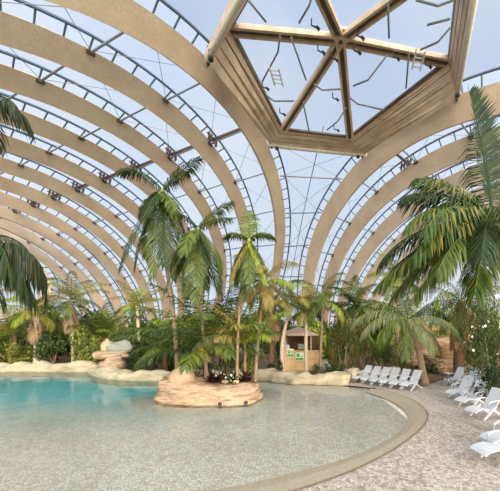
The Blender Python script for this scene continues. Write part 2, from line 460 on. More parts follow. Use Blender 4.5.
# thin pipes bent round under the panes
def zp(px, py, z=.985):
    Y = z*S*F/(PY-py); return at(px, py, Y)
pipes = [[(280, 36), (278, 52), (262, 82)], [(291, 37), (306, 80)], [(303, 102), (309, 131)], [(266, 95), (274, 101), (294, 101)],
 [(314, 84), (322, 90), (341, 89)], [(346, 108), (338, 121), (327, 130)], [(353, 86), (368, 80), (388, 54)], [(409, 52), (406, 88)],
 [(350, 98), (358, 104), (384, 110)], [(248, 0), (266, 22)], [(311, 0), (309, 6), (299, 23)], [(388, 4), (389, 38)], [(450, 28), (438, 42), (420, 50)],
 [(416, 0), (438, 6), (454, 0)], [(427, 25), (450, 19)]]
for pts in pipes:
    g = G(); g.tube([zp(*p) for p in pts], .055, 6); part('vent_pipe', g, M['steel'], sk, True)
g = G(); g.tube([at(326, 105, 24), at(313, 190, 24)], .03, 5)
spots = [(322, 52), (335, 59), (316, 27), (361, 37), (358, 52), (397, 58), (429, 66), (283, 114), (336, 99), (337, 130), (266, 88)]
for px, py in spots:
    c = zp(px, py, 1.0)
    t = thing('spotlight', c, 'small black hooked spotlight clamped to a beam of the hexagonal skylight', 'spotlight', 'spotlights on the skylight beams')
    g = G(); g.tube([c+V((-.25, 0, .45)), c+V((-.25, 0, .1)), c+V((0, 0, -.02))], .04, 5); part('bracket', g, M['black'], t)
    g = G(); g.tube([c+V((0, 0, .05)), c+V((.2, .07, -.09))], [.06, .09], 8); part('lamp_head', g, M['black'], t)
for (a, b, lab) in (((274, 68), (279, 86), 'short white rung ladder hanging under the left pane of the skylight'), ((421, 50), (416, 70), 'short white rung ladder hanging beside the right spoke of the skylight')):
    p, q = zp(*a, .97), zp(*b, .97); d = (q-p); s = V((.28, .05, 0))
    t = thing('roof_ladder', p, lab, 'ladder')
    for e in (-1, 1):
        g = G(); g.tube([p+s*e, q+s*e], .05, 5); part('side_rail', g, M['white'], t)
    for i in range(4):
        g = G(); g.tube([p.lerp(q, .15+.23*i)-s, p.lerp(q, .15+.23*i)+s], .04, 5); part('rung', g, M['white'], t)

# ------------------------------------------------------------------ floor, pool, rim
def spline(pts, n=6):
    out = []
    for i in range(len(pts)-1):
        p0 = pts[max(i-1, 0)]; p1 = pts[i]; p2 = pts[i+1]; p3 = pts[min(i+2, len(pts)-1)]
        for j in range(n):
            t = j/n
            out.append(tuple(.5*(2*b+(c-a)*t+(2*a-5*b+4*c-d)*t*t+(-a+3*b-3*c+d)*t**3) for a, b, c, d in zip(p0, p1, p2, p3)))
    out.append(tuple(pts[-1])); return out
inner = spline([(2.55, 12.35), (2.95, 11.3), (3.19, 10.16), (3.1, 8.64), (2.41, 7.27), (1.14, 5.9), (-.42, 4.94), (-1.9, 4.35), (-4.5, 3.7), (-9, 3.3), (-30, 3.0)])
outer = spline([(3.3, 12.9), (3.75, 11.6), (3.95, 10.4), (3.75, 8.9), (3.1, 7.6), (1.8, 6.0), (.4, 4.8), (-1.3, 3.95), (-4.2, 3.1), (-9, 2.6), (-30, 2.3)])
shore = [(-30, 19.2), (-20.3, 19.2), (-16.3, 19.2), (-13.4, 18.9), (-11, 16.4), (-7.4, 15.5), (-4.6, 16), (-2.4, 15.6), (-.2, 14.4), (1.4, 14.1), (2.4, 13.5)]
g = G()
poly = [(x, y) for x, y in outer]+[(-30, -12), (40, -12), (40, 70), (-75, 70), (-75, 19.2)]+shore
g.v = [V((x, y, 0)) for x, y in poly]; g.f = [tuple(range(len(poly)))]
fl = struct('floor', g, M['deck'])
bm = bmesh.new(); bm.from_mesh(fl.data); bmesh.ops.triangulate(bm, faces=bm.faces[:]); bmesh.ops.recalc_face_normals(bm, faces=bm.faces[:])
for f in bm.faces:
    if f.normal.z < 0: f.normal_flip()
bm.to_mesh(fl.data); bm.free()
g = G(); g.grid([[(x, y, -.02) for x, y in inner], [(a*.5+c*.5, b*.5+d*.5, .012) for (a, b), (c, d) in zip(inner, outer)], [(x, y, .012) for x, y in outer]])
struct('trim_1', g, M['rim'])
g = G(); pts = [V((x, y, .014)) for x, y in outer]
wid = []
for i, p in enumerate(pts):
    d = (pts[min(i+1, len(pts)-1)]-pts[max(i-1, 0)]).normalized(); wid.append(V((d.y, -d.x, 0)))
g.grid([[p for p in pts], [p-w*.05 for p, w in zip(pts, wid)]]); struct('trim_2', g, M['rimline'])
seg = list(zip(inner, inner[1:]))
def rimdist(x, y):
    best = 1e9
    for (ax, ay), (bx, by) in seg:
        dx, dy = bx-ax, by-ay; t = max(0, min(1, ((x-ax)*dx+(y-ay)*dy)/(dx*dx+dy*dy+1e-9)))
        best = min(best, math.hypot(x-ax-t*dx, y-ay-t*dy))
    return best
rows = []
for j in range(46):
    y = 2.2+j*.4; row = []
    for i in range(86):
        x = -30+i*.4
        d = rimdist(x, y)
        z = -.05-.02*min(d, 6)-.03*max(0, min(d-6, 8))
        ri = math.hypot((x+3.65)/2.1, (y-11.15)/1.35)
        z = max(z, -.12-.12*max(0, ri-1))
        if x > 2.4 and y > 7 or (y < 4.0 and x > -2): z = -.05
        row.append((x, y, z))
    rows.append(row)
g = G(); g.grid(rows); struct('pool_bed', g, M['bed'], True)
g = G(); g.grid([[(-30+i*1.65, 2.2+j*1.7, -.035) for i in range(21)] for j in range(11)]); struct('pool_water', g, WATER, True)
# ground outside the dome
g = G(); g.quad((-260, -60, -2.5), (260, -60, -2.5), (260, 320, -2.5), (-260, 320, -2.5)); struct('outside_ground', g, M['lawn'])
# planting beds
def bed(name, pts, z):
    g = G(); n = len(pts); g.v = [V((x, y, z)) for x, y in pts]+[V((x, y, -.1)) for x, y in pts]
    g.f = [tuple(range(n))]+[(i, i+n, (i+1) % n+n, (i+1) % n) for i in range(n)]
    o = struct(name, g, M['soil'])
    b_ = bmesh.new(); b_.from_mesh(o.data); bmesh.ops.triangulate(b_, faces=b_.faces[:]); bmesh.ops.recalc_face_normals(b_, faces=b_.faces[:]); b_.to_mesh(o.data); b_.free()
bed('planting_bed_left', [(-34, 19.9), (-20.3, 19.9), (-13.6, 19.6), (-11.4, 17.2), (-7.4, 16.2), (-4.6, 16.7), (-2.6, 17), (-1.6, 19), (-2, 40), (-60, 45), (-60, 25)], .22)
bed('planting_bed_right', [(2.4, 16.6), (5.2, 15.5), (6.2, 14.2), (7.6, 15.6), (7.2, 19), (8.4, 14), (8.2, 11), (7.8, 9.2), (12, 8.5), (26, 14), (26, 45), (3, 45)], .16)

# ------------------------------------------------------------------ rocks and kerbs
def fbm(p, s=1.0): return noise.fractal(p*s, 1.0, 2.0, 4)
def ridge(name, path, h, w, mat, label, cat='rock kerb', z0=-.3, rough=.2, group=None):
    g = G(); pts = spline(path, 10); rings = []; pr = [(-.5, 0), (-.56, .35), (-.5, .75), (-.36, .97), (0, 1.04), (.4, .95), (.52, .6), (.5, 0)]
    for i, p in enumerate(pts):
        p = V((p[0], p[1], 0)); a = V(pts[max(i-1, 0)][:2]+(0,)); b = V(pts[min(i+1, len(pts)-1)][:2]+(0,))
        d = (b-a).normalized(); s = V((d.y, -d.x, 0)); r = []
        hh = h*(1+.5*fbm(V((p.x, p.y, 3)), .9))
        for (u, v) in pr:
            q = p+s*u*-w+V((0, 0, hh*v if v > 0 else z0)); k = fbm(q, 1.7)
            r.append(q+V((k, fbm(q+V((9, 2, 4)), 1.7), .6*k))*rough)
        rings.append(r)
    g.solidring(rings)
    c = V(pts[len(pts)//2][:2]+(0,))
    return solo(name, g, mat, c, label, cat, group, True)
def boulder(name, c, rx, ry, rz, mat, label, seed=0, rough=.12, cat='rock', sub=3, group=None):
    bm = bmesh.new(); bmesh.ops.create_icosphere(bm, subdivisions=sub, radius=1)
    for v in bm.verts:
        p = v.co.copy(); k = 1+rough*fbm(p+V((seed*3.1, seed*1.7, seed)), 1.3)*1.6
        v.co = V((p.x*rx*k, p.y*ry*k, p.z*rz*k))
    me = bpy.data.meshes.new(name); bm.to_mesh(me); bm.free(); me.materials.append(mat)
    me.polygons.foreach_set('use_smooth', [True]*len(me.polygons))
    o = obj(name, me); o.location = c
    return tag(o, label, cat, group)
ridge('rock_kerb', [(-30, 19.5), (-24, 19.5), (-20, 19.5), (-16.5, 19.5), (-13.3, 19.2)], .52, .8, M['kerb'], 'long low pale rock kerb along the far left edge of the pool', z0=-.5)
ridge('rock_kerb', [(-13.2, 18.2), (-11.2, 16.6), (-9.4, 15.8), (-7.2, 15.7), (-5, 16.2), (-3.0, 16.2)], .40, .75, M['kerb'], 'low pale rock kerb at the pool edge between the ledge rocks and the island', z0=-.45)
ridge('rock_kerb', [(-2.8, 16.4), (-1.6, 15.6), (-.2, 14.8), (1.2, 14.5), (2.2, 14.3)], .46, .8, M['kerb'], 'low pale rock kerb at the pool edge in front of the bar hut', z0=-.4)
boulder('ledge_rock', on(114, 17.6, .45), .72, .7, .72, M['rock'], 'tan rock at the waterline under the overhanging ledge left of the island', 3, .3)
boulder('ledge_rock', on(112, 17.9, 1.12), 1.0, .8, .3, M['rock'], 'overhanging pale slab of rock on the ledge left of the island', 5, .3)
boulder('ledge_rock', on(107, 18.6, 1.6), .34, .36, .5, M['boulder'], 'upright ochre stone standing on the left end of the rock ledge', 6, .25)
boulder('ledge_rock', on(121, 18.9, 1.45), .8, .5, .55, M['grey'], 'greyish white boulder on the rock ledge under the shrubs', 8, .35)
# island
isl = [(-5.05, 10.7), (-4.75, 10.05), (-4.1, 9.65), (-3.2, 9.5), (-2.4, 9.6), (-1.85, 9.95), (-1.62, 10.6), (-1.75, 11.4), (-2.4, 12.1), (-3.3, 12.4), (-4.3, 12.2), (-4.9, 11.5)]
isl = [(-1.72+(x+1.62)*1.14, 9.95+(y-9.5)*.85) for x, y in isl]
g = G(); ctr = V((-3.65, 11.15, 0)); loop = spline(isl+[isl[0]], 5)[:-1]
rings = []
for (sc_, z) in ((1.03, -.5), (1.02, -.03), (1.0, .08), (.98, .17), (.995, .24), (.96, .32), (.95, .40), (.9, .46), (.84, .54), (.7, .6), (.35, .6)):
    r = []
    for (x, y) in loop:
        q = ctr+(V((x, y, 0))-ctr)*sc_
        zz = z
        if z > .1:
            lft = max(0, min(1, (-3.7-q.x)/1.2)); zz = z*(1+.7*lft*(1 if z > .35 else .6))
        k = fbm(V((q.x*1.1, q.y*1.1, zz*4)))+.5*fbm(V((q.x*4, q.y*4, zz*14)))
        d = (q-ctr).normalized()
        r.append(V((q.x, q.y, zz))+d*k*.2+V((0, 0, .10*k if z > 0 else 0)))
    rings.append(r)
g.solidring(rings)
ist = thing('rock_island', V((ctr.x, ctr.y, -.5)), 'round stratified tan rock island standing in the shallow pool', 'rock island')
part('rock_wall', g, M['rock'], ist, True)
g = G(); g.v = []; n = 40
rows = [[ctr+V((.25, .35, .57))+V((math.cos(2*PI*i/n)*1.25*f, math.sin(2*PI*i/n)*.85*f, .12*(1-f*f))) for i in range(n)] for f in (1, .6, .2)]
g.solidring([[p-V((0, 0, .15)) for p in rows[0]]]+rows); part('planting_soil', g, M['soil'], ist, True)
for i, (px, py, w) in enumerate(((189, 402.6, 'left end'), (220, 404, 'middle'), (246, 402.6, 'right end'))):
    c = ground(px, py, .03); c.y += .09
    t = thing('pool_light', c, 'round underwater lamp in the island foot at its %s' % w, 'pool light', 'lamps round the island foot')
    g = G(); g.tube([c+V((0, -.02, 0)), c+V((0, -.10, 0))], [.10, .10], 14); part('housing', g, M['kerb'], t)
    g = G(); g.tube([c+V((0, -.09, 0)), c+V((0, -.125, 0))], [.078, .07], 12); part('lens', g, M['lens'], t)
boulder('boulder', on(182.5, 10.6, .86), .46, .42, .40, M['boulder'], 'smooth rounded tan boulder on the left end of the island', 2, .08)
boulder('stone', on(225, 10.75, .66), .13, .1, .08, M['boulder'], 'small pale stone on the front of the island, left of two', 9)
boulder('stone', on(236, 10.7, .66), .12, .1, .08, M['boulder'], 'small pale stone at the foot of the thin island palm', 10)
# rocky bank on the right
for i, (px, py, Y, rx, ry, rz, lab) in enumerate((
    (418, 362, 20, 1.5, 1.2, .8, 'low tan rock behind the leaning palm trunk'),
    (440, 352, 22, 2.4, 1.5, 1.3, 'broad reddish rock in the middle of the right bank'),
    (458, 345, 23, 1.9, 1.5, 1.7, 'tall reddish brown rock at the right end of the bank'),
    (398, 352, 24, 1.8, 1.4, 1.3, 'reddish rock behind the row of white loungers'),
    (428, 338, 26, 2.8, 1.6, 1.2, 'reddish rock topping the right bank under the lit shrubs'),
    (470, 330, 26, 2.0, 1.5, 1.8, 'reddish rock at the top right of the bank beside the fibrous palm'),
    (446, 368, 18, 1.6, .9, .55, 'low tan rock shelf behind the small white lounger'))):
    boulder('bank_rock', at(px, py, Y), rx, ry, rz, M['cliff'], lab, 20+i, .28)
ridge('stone_kerb', [(2.3, 14.9), (3.2, 15.8), (4.2, 16.4), (5.4, 16.2)], .55, .6, M['kerb'], 'low stone kerb behind the far row of white loungers', z0=-.05)

# ------------------------------------------------------------------ plants
def frond_mesh(L, e0, droop, n=42, ll=.55, lw=.035, hang=.35, mat='L_mid', r0=.03, seed=0, t0=.12, vee=.15, curl=0.0):
    rnd = random.Random(seed)
    NS = 18; p = V((0, 0, 0)); pts = []; tans = []; yaw = 0
    for i in range(NS+1):
        t = i/NS; th = e0-droop*t**1.4
        yaw = curl*t
        d = V((math.cos(th)*math.cos(yaw), math.cos(th)*math.sin(yaw), math.sin(th))); pts.append(p.copy()); tans.append(d); p = p+d*L/NS
    g = G(); g.tube(pts, [r0*(1-.85*i/NS) for i in range(NS+1)], 4)
    for k in range(n):
        t = t0+(1-t0)*(k+.5)/n; f = t*NS; i = min(int(f), NS-1); q = pts[i].lerp(pts[i+1], f-i); T = tans[i].lerp(tans[i+1], f-i).normalized()
        Sd = V((-math.sin(curl*t), math.cos(curl*t), 0)); Up = Sd.cross(T)*-1
        if Up.z < 0 and abs(T.z) < .95: Up = -Up
        tt = (t-t0)/(1-t0)
        ln = ll*(math.sin(PI*(.14+.80*tt)))**.6
        for s in (-1, 1):
            fa = math.radians(72-42*tt+rnd.uniform(-7, 7))
            d = T*math.cos(fa)+Sd*s*math.sin(fa)+Up*vee
            d1 = (d+V((0, 0, -hang*rnd.uniform(.6, 1.2)))).normalized(); d2 = (d1+V((0, 0, -hang*rnd.uniform(1.2, 2.4)))).normalized()
            l = ln*rnd.uniform(.85, 1.1)
            w = (T-d1*T.dot(d1)); w = w.normalized() if w.length > .05 else Up.cross(d1).normalized()
            w *= lw
            a = q; b = q+d1*l*.5; c = b+d2*l*.5
            i0 = len(g.v); g.v += [a-w*.4, a+w*.4, b+w, b-w, c]
            g.f += [(i0, i0+1, i0+2, i0+3), (i0+3, i0+2, i0+4)]
    return mesh(g, 'frond', M[mat])
FC = {}
def frond(parent, pos, az, e0, L, droop, mat, kind='feather', key=None, label=None, **kw):
    e0 = round(e0/.13)*.13; droop = round(droop/.15)*.15
    v = random.randint(0, 1)
    k = (mat, round(L, 1), round(e0, 2), round(droop, 2), v, tuple(sorted(kw.items())))
    if k not in FC: FC[k] = frond_mesh(L, e0, droop, mat=mat, seed=hash(k[1:4]) % 999+v, **kw)
    o = obj('frond', FC[k], parent); o.location = V(pos)-rootloc(parent); o.rotation_euler = (0, 0, az)
    if label: o['label'] = label
    return o
def trunk(t, path, r0, r1, mat, rings=True):
    pts = spline([tuple(p) for p in path], 8) if len(path) > 2 else [V(path[0]).lerp(V(path[1]), i/10) for i in range(11)]
    n = len(pts); rs = []
    for i in range(n):
        f = i/(n-1); rs.append((r0+(r1-r0)*f)*(1+(.06 if rings and i % 2 else 0))+(.35*r0*max(0, 1-f*9)))
    g = G(); g.tube(pts, rs, 9); return part('trunk', g, M[mat], t, True)
def palm(name, path, label, r=(.1, .07), bark='bark', cat='palm', n=12, L=2.2, mats=('L_mid',), erange=(1.2, -.6), droop=(1.0, 1.8), shaft=None, seed=0, group=None, extra=None, dead=0, **kw):
    random.seed(seed)
    t = thing(name, path[0], label, cat, group)
    trunk(t, path, r[0], r[1], bark)
    top = V(path[-1])
    if shaft:
        d = (V(path[-1])-V(path[-2])).normalized(); g = G()
        g.tube([top-d*.1, top+d*shaft*.3, top+d*shaft*.8, top+d*shaft], [r[1]*1.1, r[1]*1.6, r[1]*1.25, r[1]*.6], 10); part('crownshaft', g, M['shaft'], t, True)
        top = top+d*shaft*.9
    a = random.uniform(0, 6)
    for i in range(n):
        f = (i+.5)/n; a += 2.4
        e = erange[0]+(erange[1]-erange[0])*f+random.uniform(-.1, .1)
        frond(t, top+V((0, 0, random.uniform(-.05, .05))), a, e, L*(.75+.3*math.sin(PI*min(1, f+.25))), droop[0]+(droop[1]-droop[0])*random.random(), random.choice(mats), **kw)
    for i in range(dead):
        frond(t, top-V((0, 0, .1)), i*2*PI/dead+random.uniform(-.3, .3), -1.3, L*.8, .2, 'L_dry', label='dry brown frond', **{**kw, 'hang': .6})
    if extra: extra(t, top)
    return t
def blades(name, c, n, L, w, mat, label, cat, er=(.5, 1.4), droop=(.6, 1.4), seed=0, group=None, seg=6, fold=0.0, parts=None):
    rnd = random.Random(seed); g = G()
    for i in range(n):
        az = rnd.uniform(0, 2*PI); e = rnd.uniform(*er); dr = rnd.uniform(*droop); l = L*rnd.uniform(.7, 1.1); p = V((rnd.uniform(-.08, .08), rnd.uniform(-.08, .08), 0))
        h = V((math.cos(az), math.sin(az), 0)); s = V((-h.y, h.x, 0)); rows = []
        for k in range(seg+1):
            t = k/seg; th = e-dr*t*t; d = h*math.cos(th)+V((0, 0, math.sin(th))); ww = w*(math.sin(PI*(.12+.86*t)))**.8
            rows.append([p-s*ww+V((0, 0, fold*ww)), p.copy(), p+s*ww+V((0, 0, fold*ww))]); p = p+d*l/seg
        g.grid(rows)
    t = thing(name, c, label, cat, group)
    o = obj('foliage', mesh(g, 'foliage', M[mat]), t)
    return t
BC = {}
def bush_mesh(rx, ry, rz, n, ls, mat, seed, clumps=7):
    rnd = random.Random(seed); g = G(); cl = []
    for i in range(clumps):
        cl.append((V((rnd.uniform(-.6, .6), rnd.uniform(-.6, .6), rnd.uniform(.25, .95))), rnd.uniform(.3, .5)))
    for i in range(n):
        c, r = rnd.choice(cl); d = V((rnd.gauss(0, 1), rnd.gauss(0, 1), rnd.gauss(.25, 1))).normalized()
        q = c+d*r*rnd.uniform(.55, 1.05); p = V((q.x*rx, q.y*ry, max(.02, q.z*rz*1.0)))
        nrm = (d+V((rnd.uniform(-.6, .6), rnd.uniform(-.6, .6), rnd.uniform(-.2, .8)))).normalized()
        ax = nrm.orthogonal().normalized(); ax.rotate(Matrix.Rotation(rnd.uniform(0, 6.3), 3, nrm)); bx = nrm.cross(ax)
        l = ls*rnd.uniform(.6, 1.3); i0 = len(g.v)
        g.v += [p-ax*l*.5, p+bx*l*.24+nrm*l*.05, p+ax*l*.55-nrm*l*.12, p-bx*l*.24+nrm*l*.05]; g.f.append((i0, i0+1, i0+2, i0+3))
    return mesh(g, 'foliage', M[mat])
def bush(name, c, rx, ry, rz, label, mat='L_bush', n=900, ls=.22, seed=0, cat='shrub', group=None, flowers=0, fmat='L_white', fsize=.09, stems=True):
    t = thing(name, c, label, cat, group)
    k = (mat, n, round(ls, 2), seed)
    if k not in BC: BC[k] = bush_mesh(1, 1, 1, n, ls/max(rx, rz), mat, seed)
    o = obj('foliage', BC[k], t); o.scale = (rx, ry, rz)
    rnd = random.Random(seed+5)
    if stems:
        g = G(); c = V(c)
        for i in range(4):
            e = V((rnd.uniform(-.5, .5)*rx, rnd.uniform(-.5, .5)*ry, rz*.6)); g.tube([c+e*.05-V((0, 0, e.z*.05)), c+e*.5, c+e], [.035, .025, .012], 5)
        part('stems', g, M['bark'], t, True)
    if flowers:
        for i in range(flowers):
            d = V((rnd.gauss(0, 1), -abs(rnd.gauss(0, 1)), rnd.gauss(.4, .7))).normalized()
            p = V((d.x*rx*.95, d.y*ry*.95, rz*.55+d.z*rz*.45)); g = G(); s = rnd.uniform(.6, 1.2)*fsize
            for j in range(5):
                a = j*2*PI/5; u = V((math.cos(a), 0, math.sin(a))); w = V((-math.sin(a), 0, math.cos(a)))
                g.quad(p+V((0, .01, 0)), p+u*s*.6+w*s*.35, p+u*s+V((0, -.02, 0)), p+u*s*.6-w*s*.35)
            o = obj('flower', mesh(g, 'flower', M[fmat]), t)
    return t

# --- island palms (slender crowns with green shafts)
def fan(lst, mats, **kw):
    def f(t, top):
        for i, (az, e, L, dr) in enumerate(lst):
            frond(t, top, math.radians(az), e, L, dr, mats[i % len(mats)], **kw)
    return f
A = dict(n=60, ll=.72, lw=.019, hang=.4, vee=.2, t0=.06)
palm('tall_palm', [on(178, 11.6, .55), at(174, 320, 11.3), at(166, 260, 11.3), at(163, 203, 11.3)], 'tallest slender palm on the island, its crown left of all the others', (.085, .055), n=0, seed=1, shaft=.55,
     extra=fan([(183, .9, 1.9, 1.35), (10, .85, 2.0, .3), (40, 1.05, 1.7, .6), (272, -1.25, 3.7, .15), (200, -1.15, 3.3, .3), (340, -1.1, 3.1, .3), (235, -1.1, 3.7, .3), (90, -1.2, 3.5, .3), (150, -1.1, 2.7, .3), (20, -1.1, 2.6, .3), (300, -1.2, 3.3, .3), (255, -.75, 1.5, .6), (200, -.6, 1.4, .9), (330, -.6, 1.4, .9)], ['L_dark', 'L_dark', 'L_adon', 'L_adon', 'L_dark'], **A))
palm('tall_palm', [on(207, 11.2, .6), at(203, 330, 11.2), at(198, 270, 11.2), at(198, 240, 11.2)], 'second tallest palm on the island, standing in its middle with a full drooping crown', (.08, .055), n=0, seed=2, shaft=.5,
     extra=fan([(172, .85, 1.5, 1.05), (12, .85, 1.7, .45), (40, .8, 1.6, .75), (285, -1.2, 3.2, .15), (215, -1.0, 3.0, .3), (330, -1.0, 2.9, .3), (200, -.8, 2.0, .75), (90, -1.0, 2.4, .45), (345, -.8, 2.0, .75), (250, -1.3, 2.9, .15), (150, -.7, 1.9, .9), (260, -.5, 1.6, 1.0)], ['L_dark', 'L_adon', 'L_adon', 'L_mid', 'L_adon'], **A))
palm('thin_palm', [on(237, 10.8, .6), at(238, 335, 10.8), at(243, 270, 10.8), at(247, 250, 10.8)], 'thin island palm with three short upright leaves and a yellowing hanging skirt', (.055, .045), n=0, seed=3, shaft=.45,
     extra=fan([(178, .6, 1.05, 1.5), (5, .6, 1.05, 1.5), (100, 1.4, 1.3, .4), (280, -1.2, 2.1, .15), (225, -1.0, 1.9, .3), (325, -1.05, 1.9, .3), (195, -.85, 1.6, .6), (350, -.85, 1.6, .6), (260, -1.25, 2.3, .15), (150, -1.0, 1.8, .45)], ['L_adon', 'L_adon', 'L_adon', 'L_mid', 'L_yel', 'L_lime', 'L_adon'], **{**A, 'll': .5}))
palm('golden_palm', [on(255, 11.4, .55), at(259, 330, 11.4), at(264, 290, 11.4)], 'golden leaved palm at the right end of the island with dry hanging fronds', (.07, .05), n=12, L=1.7, mats=('L_gold', 'L_yel', 'L_lime'), erange=(1.4, -.7), droop=(1.2, 1.9), seed=4, dead=2, shaft=.3, ll=.5, lw=.015, hang=.5)
palm('young_palm', [on(206, 11.5, .6), at(206, 352, 11.5)], 'broad young palm with long arching dark fronds in the middle of the island', (.12, .1), 'fibre', n=25, L=3.5, mats=('L_dark', 'L_mid', 'L_adon'), erange=(1.45, .1), droop=(.9, 1.6), seed=5, ll=.75, lw=.022, hang=.35)
palm('weeping_palm', [on(189, 10.95, .62), at(188, 368, 10.9)], 'pale weeping fronds arching over the boulder on the island', (.07, .06), 'fibre', n=0, seed=6,
     extra=fan([(15, 1.4, 2.5, 2.85), (-12, 1.3, 2.3, 2.85), (0, 1.45, 2.7, 2.7), (40, 1.4, 2.2, 2.55), (-35, 1.3, 1.8, 2.55)], ['L_grey', 'L_yel', 'L_grey'], n=44, ll=.55, lw=.018, hang=.9))
palm('feathery_palm', [on(245, 11.4, .6), at(245, 345, 11.4)], 'feathery light green clump palm in front of the golden palm', (.05, .04), n=16, L=2.1, mats=('L_lime', 'L_yel', 'L_mid'), erange=(1.5, .6), droop=(.8, 1.7), seed=7, ll=.6, lw=.014, hang=.5)
for i, (px, Y, lab) in enumerate(((213, 10.90, 'dark red bromeliad clump nearest the boulder on the island'), (224, 10.85, 'dark bromeliad clump in the middle of the island front'), (235, 10.95, 'dark bromeliad clump beside the thin trunk on the island'), (246, 11.15, 'dark bromeliad clump at the right end of the island'))):
    blades('bromeliad', on(px, Y, .6), 34, .5, .06, 'L_purple', lab, 'bromeliad', (.3, 1.4), (.3, 1.2), 40+i)
bush('flowering_plant', on(228, 10.75, .62), .2, .18, .4, 'low plant with white blossoms among the dark bromeliads', 'L_mid', 120, .12, 50, 'flowering plant', flowers=8, fsize=.05, stems=False)
bush('island_shrub', on(198, 11.3, .6), .5, .45, 1.1, 'dark glossy shrub behind the boulder on the island', 'L_bush', 500, .2, 51)
bush('island_shrub', on(222, 11.7, .6), .7, .5, 1.2, 'dense dark shrub behind the bromeliads on the island', 'L_bush', 600, .2, 52)
bush('island_shrub', on(246, 11.9, .55), .6, .5, 1.3, 'yellow green shrub at the right rear of the island', 'L_bushl', 500, .2, 53)

# --- right hand coconut palm, close, crown at the frame edge
K = dict(n=70, ll=.85, lw=.018, hang=.6, vee=.1, t0=.12, r0=.035)
crown = at(493, 224, 6.6)
palm('coconut_palm', [on(516, 6.9, 0), at(513, 330, 6.8), at(505, 262, 6.7), crown], 'big coconut palm at the right edge with huge arching fronds', (.17, .12), n=0, seed=8,
     extra=lambda t, top: (frond(t, top, math.radians(100), 1.45, 3.7, .15, 'L_dark', n=60, ll=.62, lw=.034, hang=.05, vee=.5, t0=.15, r0=.04), fan([(70, 1.3, 3.5, .3), (178, .95, 2.1, .9), (186, .6, 2.3, 1.05), (195, .35, 2.5, 1.35), (205, .0, 2.8, 1.05), (182, -.3, 3.1, .6), (215, -.25, 2.8, .75), (170, -.1, 2.9, .9), (232, -.1, 2.5, 1.05), (195, -.5, 2.7, .45), (175, .15, 2.9, 1.2), (210, .25, 2.7, 1.35), (225, -.6, 2.3, .6), (250, .2, 2.3, 1.5), (150, -.1, 2.6, 1.2), (300, .3, 2.6, 1.5), (20, .4, 2.8, 1.5), (160, -.45, 2.8, .6), (140, .3, 2.4, 1.5)],
               ['L_dark', 'L_right', 'L_dark', 'L_right', 'L_right', 'L_right', 'L_mid', 'L_dark'], **K)(t, top)))
# --- leaning palm behind the far loungers
palm('leaning_palm', [on(425, 13.6, .1), at(419, 352, 13.6), at(413, 334, 13.5), at(408, 320, 13.4)], 'coconut palm with a leaning ringed trunk behind the row of loungers', (.16, .12), n=0, seed=9,
     extra=fan([(180, .55, 3.0, 1.7), (195, .25, 2.8, 1.5), (168, .9, 2.8, 1.8), (215, .1, 2.4, 1.6), (330, .2, 2.6, 1.6), (20, .6, 2.6, 1.5), (290, -.2, 2.2, 1.3), (70, 1.0, 2.6, 1.4), (120, .8, 2.6, 1.4), (245, -.5, 2.2, .9), (350, -.4, 2.2, 1.0), (100, 1.3, 2.2, .8)],
               ['L_grey', 'L_grey', 'L_right', 'L_mid', 'L_grey', 'L_dark'], n=56, ll=.8, lw=.016, hang=.7))
palm('fibrous_palm', [on(459, 15.5, .1), at(459, 345, 15.5), at(461, 302, 15.5)], 'palm with a thick fibrous brown trunk left of the white flowered shrub', (.3, .22), 'fibre', n=16, L=3.0, mats=('L_mid', 'L_right', 'L_yel'), erange=(1.3, -.6), droop=(1.0, 1.8), seed=10, dead=6, ll=.85, lw=.018, hang=.6)
# --- near left fronds, crown just outside the frame
palm('feather_palm', [on(-62, 7.0, -.2), at(-58, 330, 7.0), at(-48, 250, 7.0)], 'feather palm at the left edge with dark fronds hanging beside the pool', (.12, .09), n=0, seed=11,
     extra=fan([(5, .65, 2.6, 2.55), (-12, .5, 2.5, 2.4), (20, .5, 2.5, 2.4), (-25, .3, 2.4, 2.1), (0, .25, 2.5, 2.1), (35, .3, 2.4, 2.1), (10, .0, 2.4, 1.65), (-15, -.1, 2.3, 1.35), (180, .6, 2, 2), (120, .5, 2, 2), (240, .5, 2, 2)],
               ['L_near', 'L_dark', 'L_near'], n=64, ll=.95, lw=.016, hang=1.6))
palm('feather_palm', [on(-48, 6.2, -.2), at(-40, 250, 6.2), at(-28, 98, 6.2)], 'tall feather palm at the upper left edge, only its hanging frond tips showing', (.12, .09), n=0, seed=12,
     extra=fan([(5, .45, 1.3, 2.1), (-25, .3, 1.25, 1.95), (30, .35, 1.2, 1.95), (120, .5, 1.6, 2), (200, .5, 1.6, 2), (270, .4, 1.3, 2)],
               ['L_near'], n=46, ll=.65, lw=.014, hang=1.0))

# --- left bank
palm('skirted_palm', [on(38, 21, .2), at(38, 340, 21), at(36, 312, 21)], 'palm with a thick straw coloured skirt of dead leaves on the left bank', (.28, .2), 'paletrunk', n=18, L=2.6, mats=('L_yel', 'L_lime', 'L_mid'), erange=(1.4, -.3), droop=(1.0, 1.9), seed=13, dead=9, ll=.8, lw=.018, hang=.5)
palm('slim_palm', [on(74, 21.5, .2), at(73, 345, 21.5), at(71, 300, 21.5)], 'slim palm with a bare tan trunk on the left bank', (.15, .11), 'paletrunk', n=15, L=2.9, mats=('L_lime', 'L_mid', 'L_yel'), erange=(1.5, -.2), droop=(1.0, 1.9), seed=14, dead=4, ll=.75, lw=.018, hang=.45)
palm('slim_palm', [on(140, 21, .2), at(139, 340, 21), at(137, 306, 21)], 'thin yellow green palm above the rock ledge left of the island', (.12, .09), 'paletrunk', n=12, L=2.3, mats=('L_lime', 'L_yel'), erange=(1.5, .1), droop=(1.0, 2.0), seed=15, ll=.65, lw=.018, hang=.4)
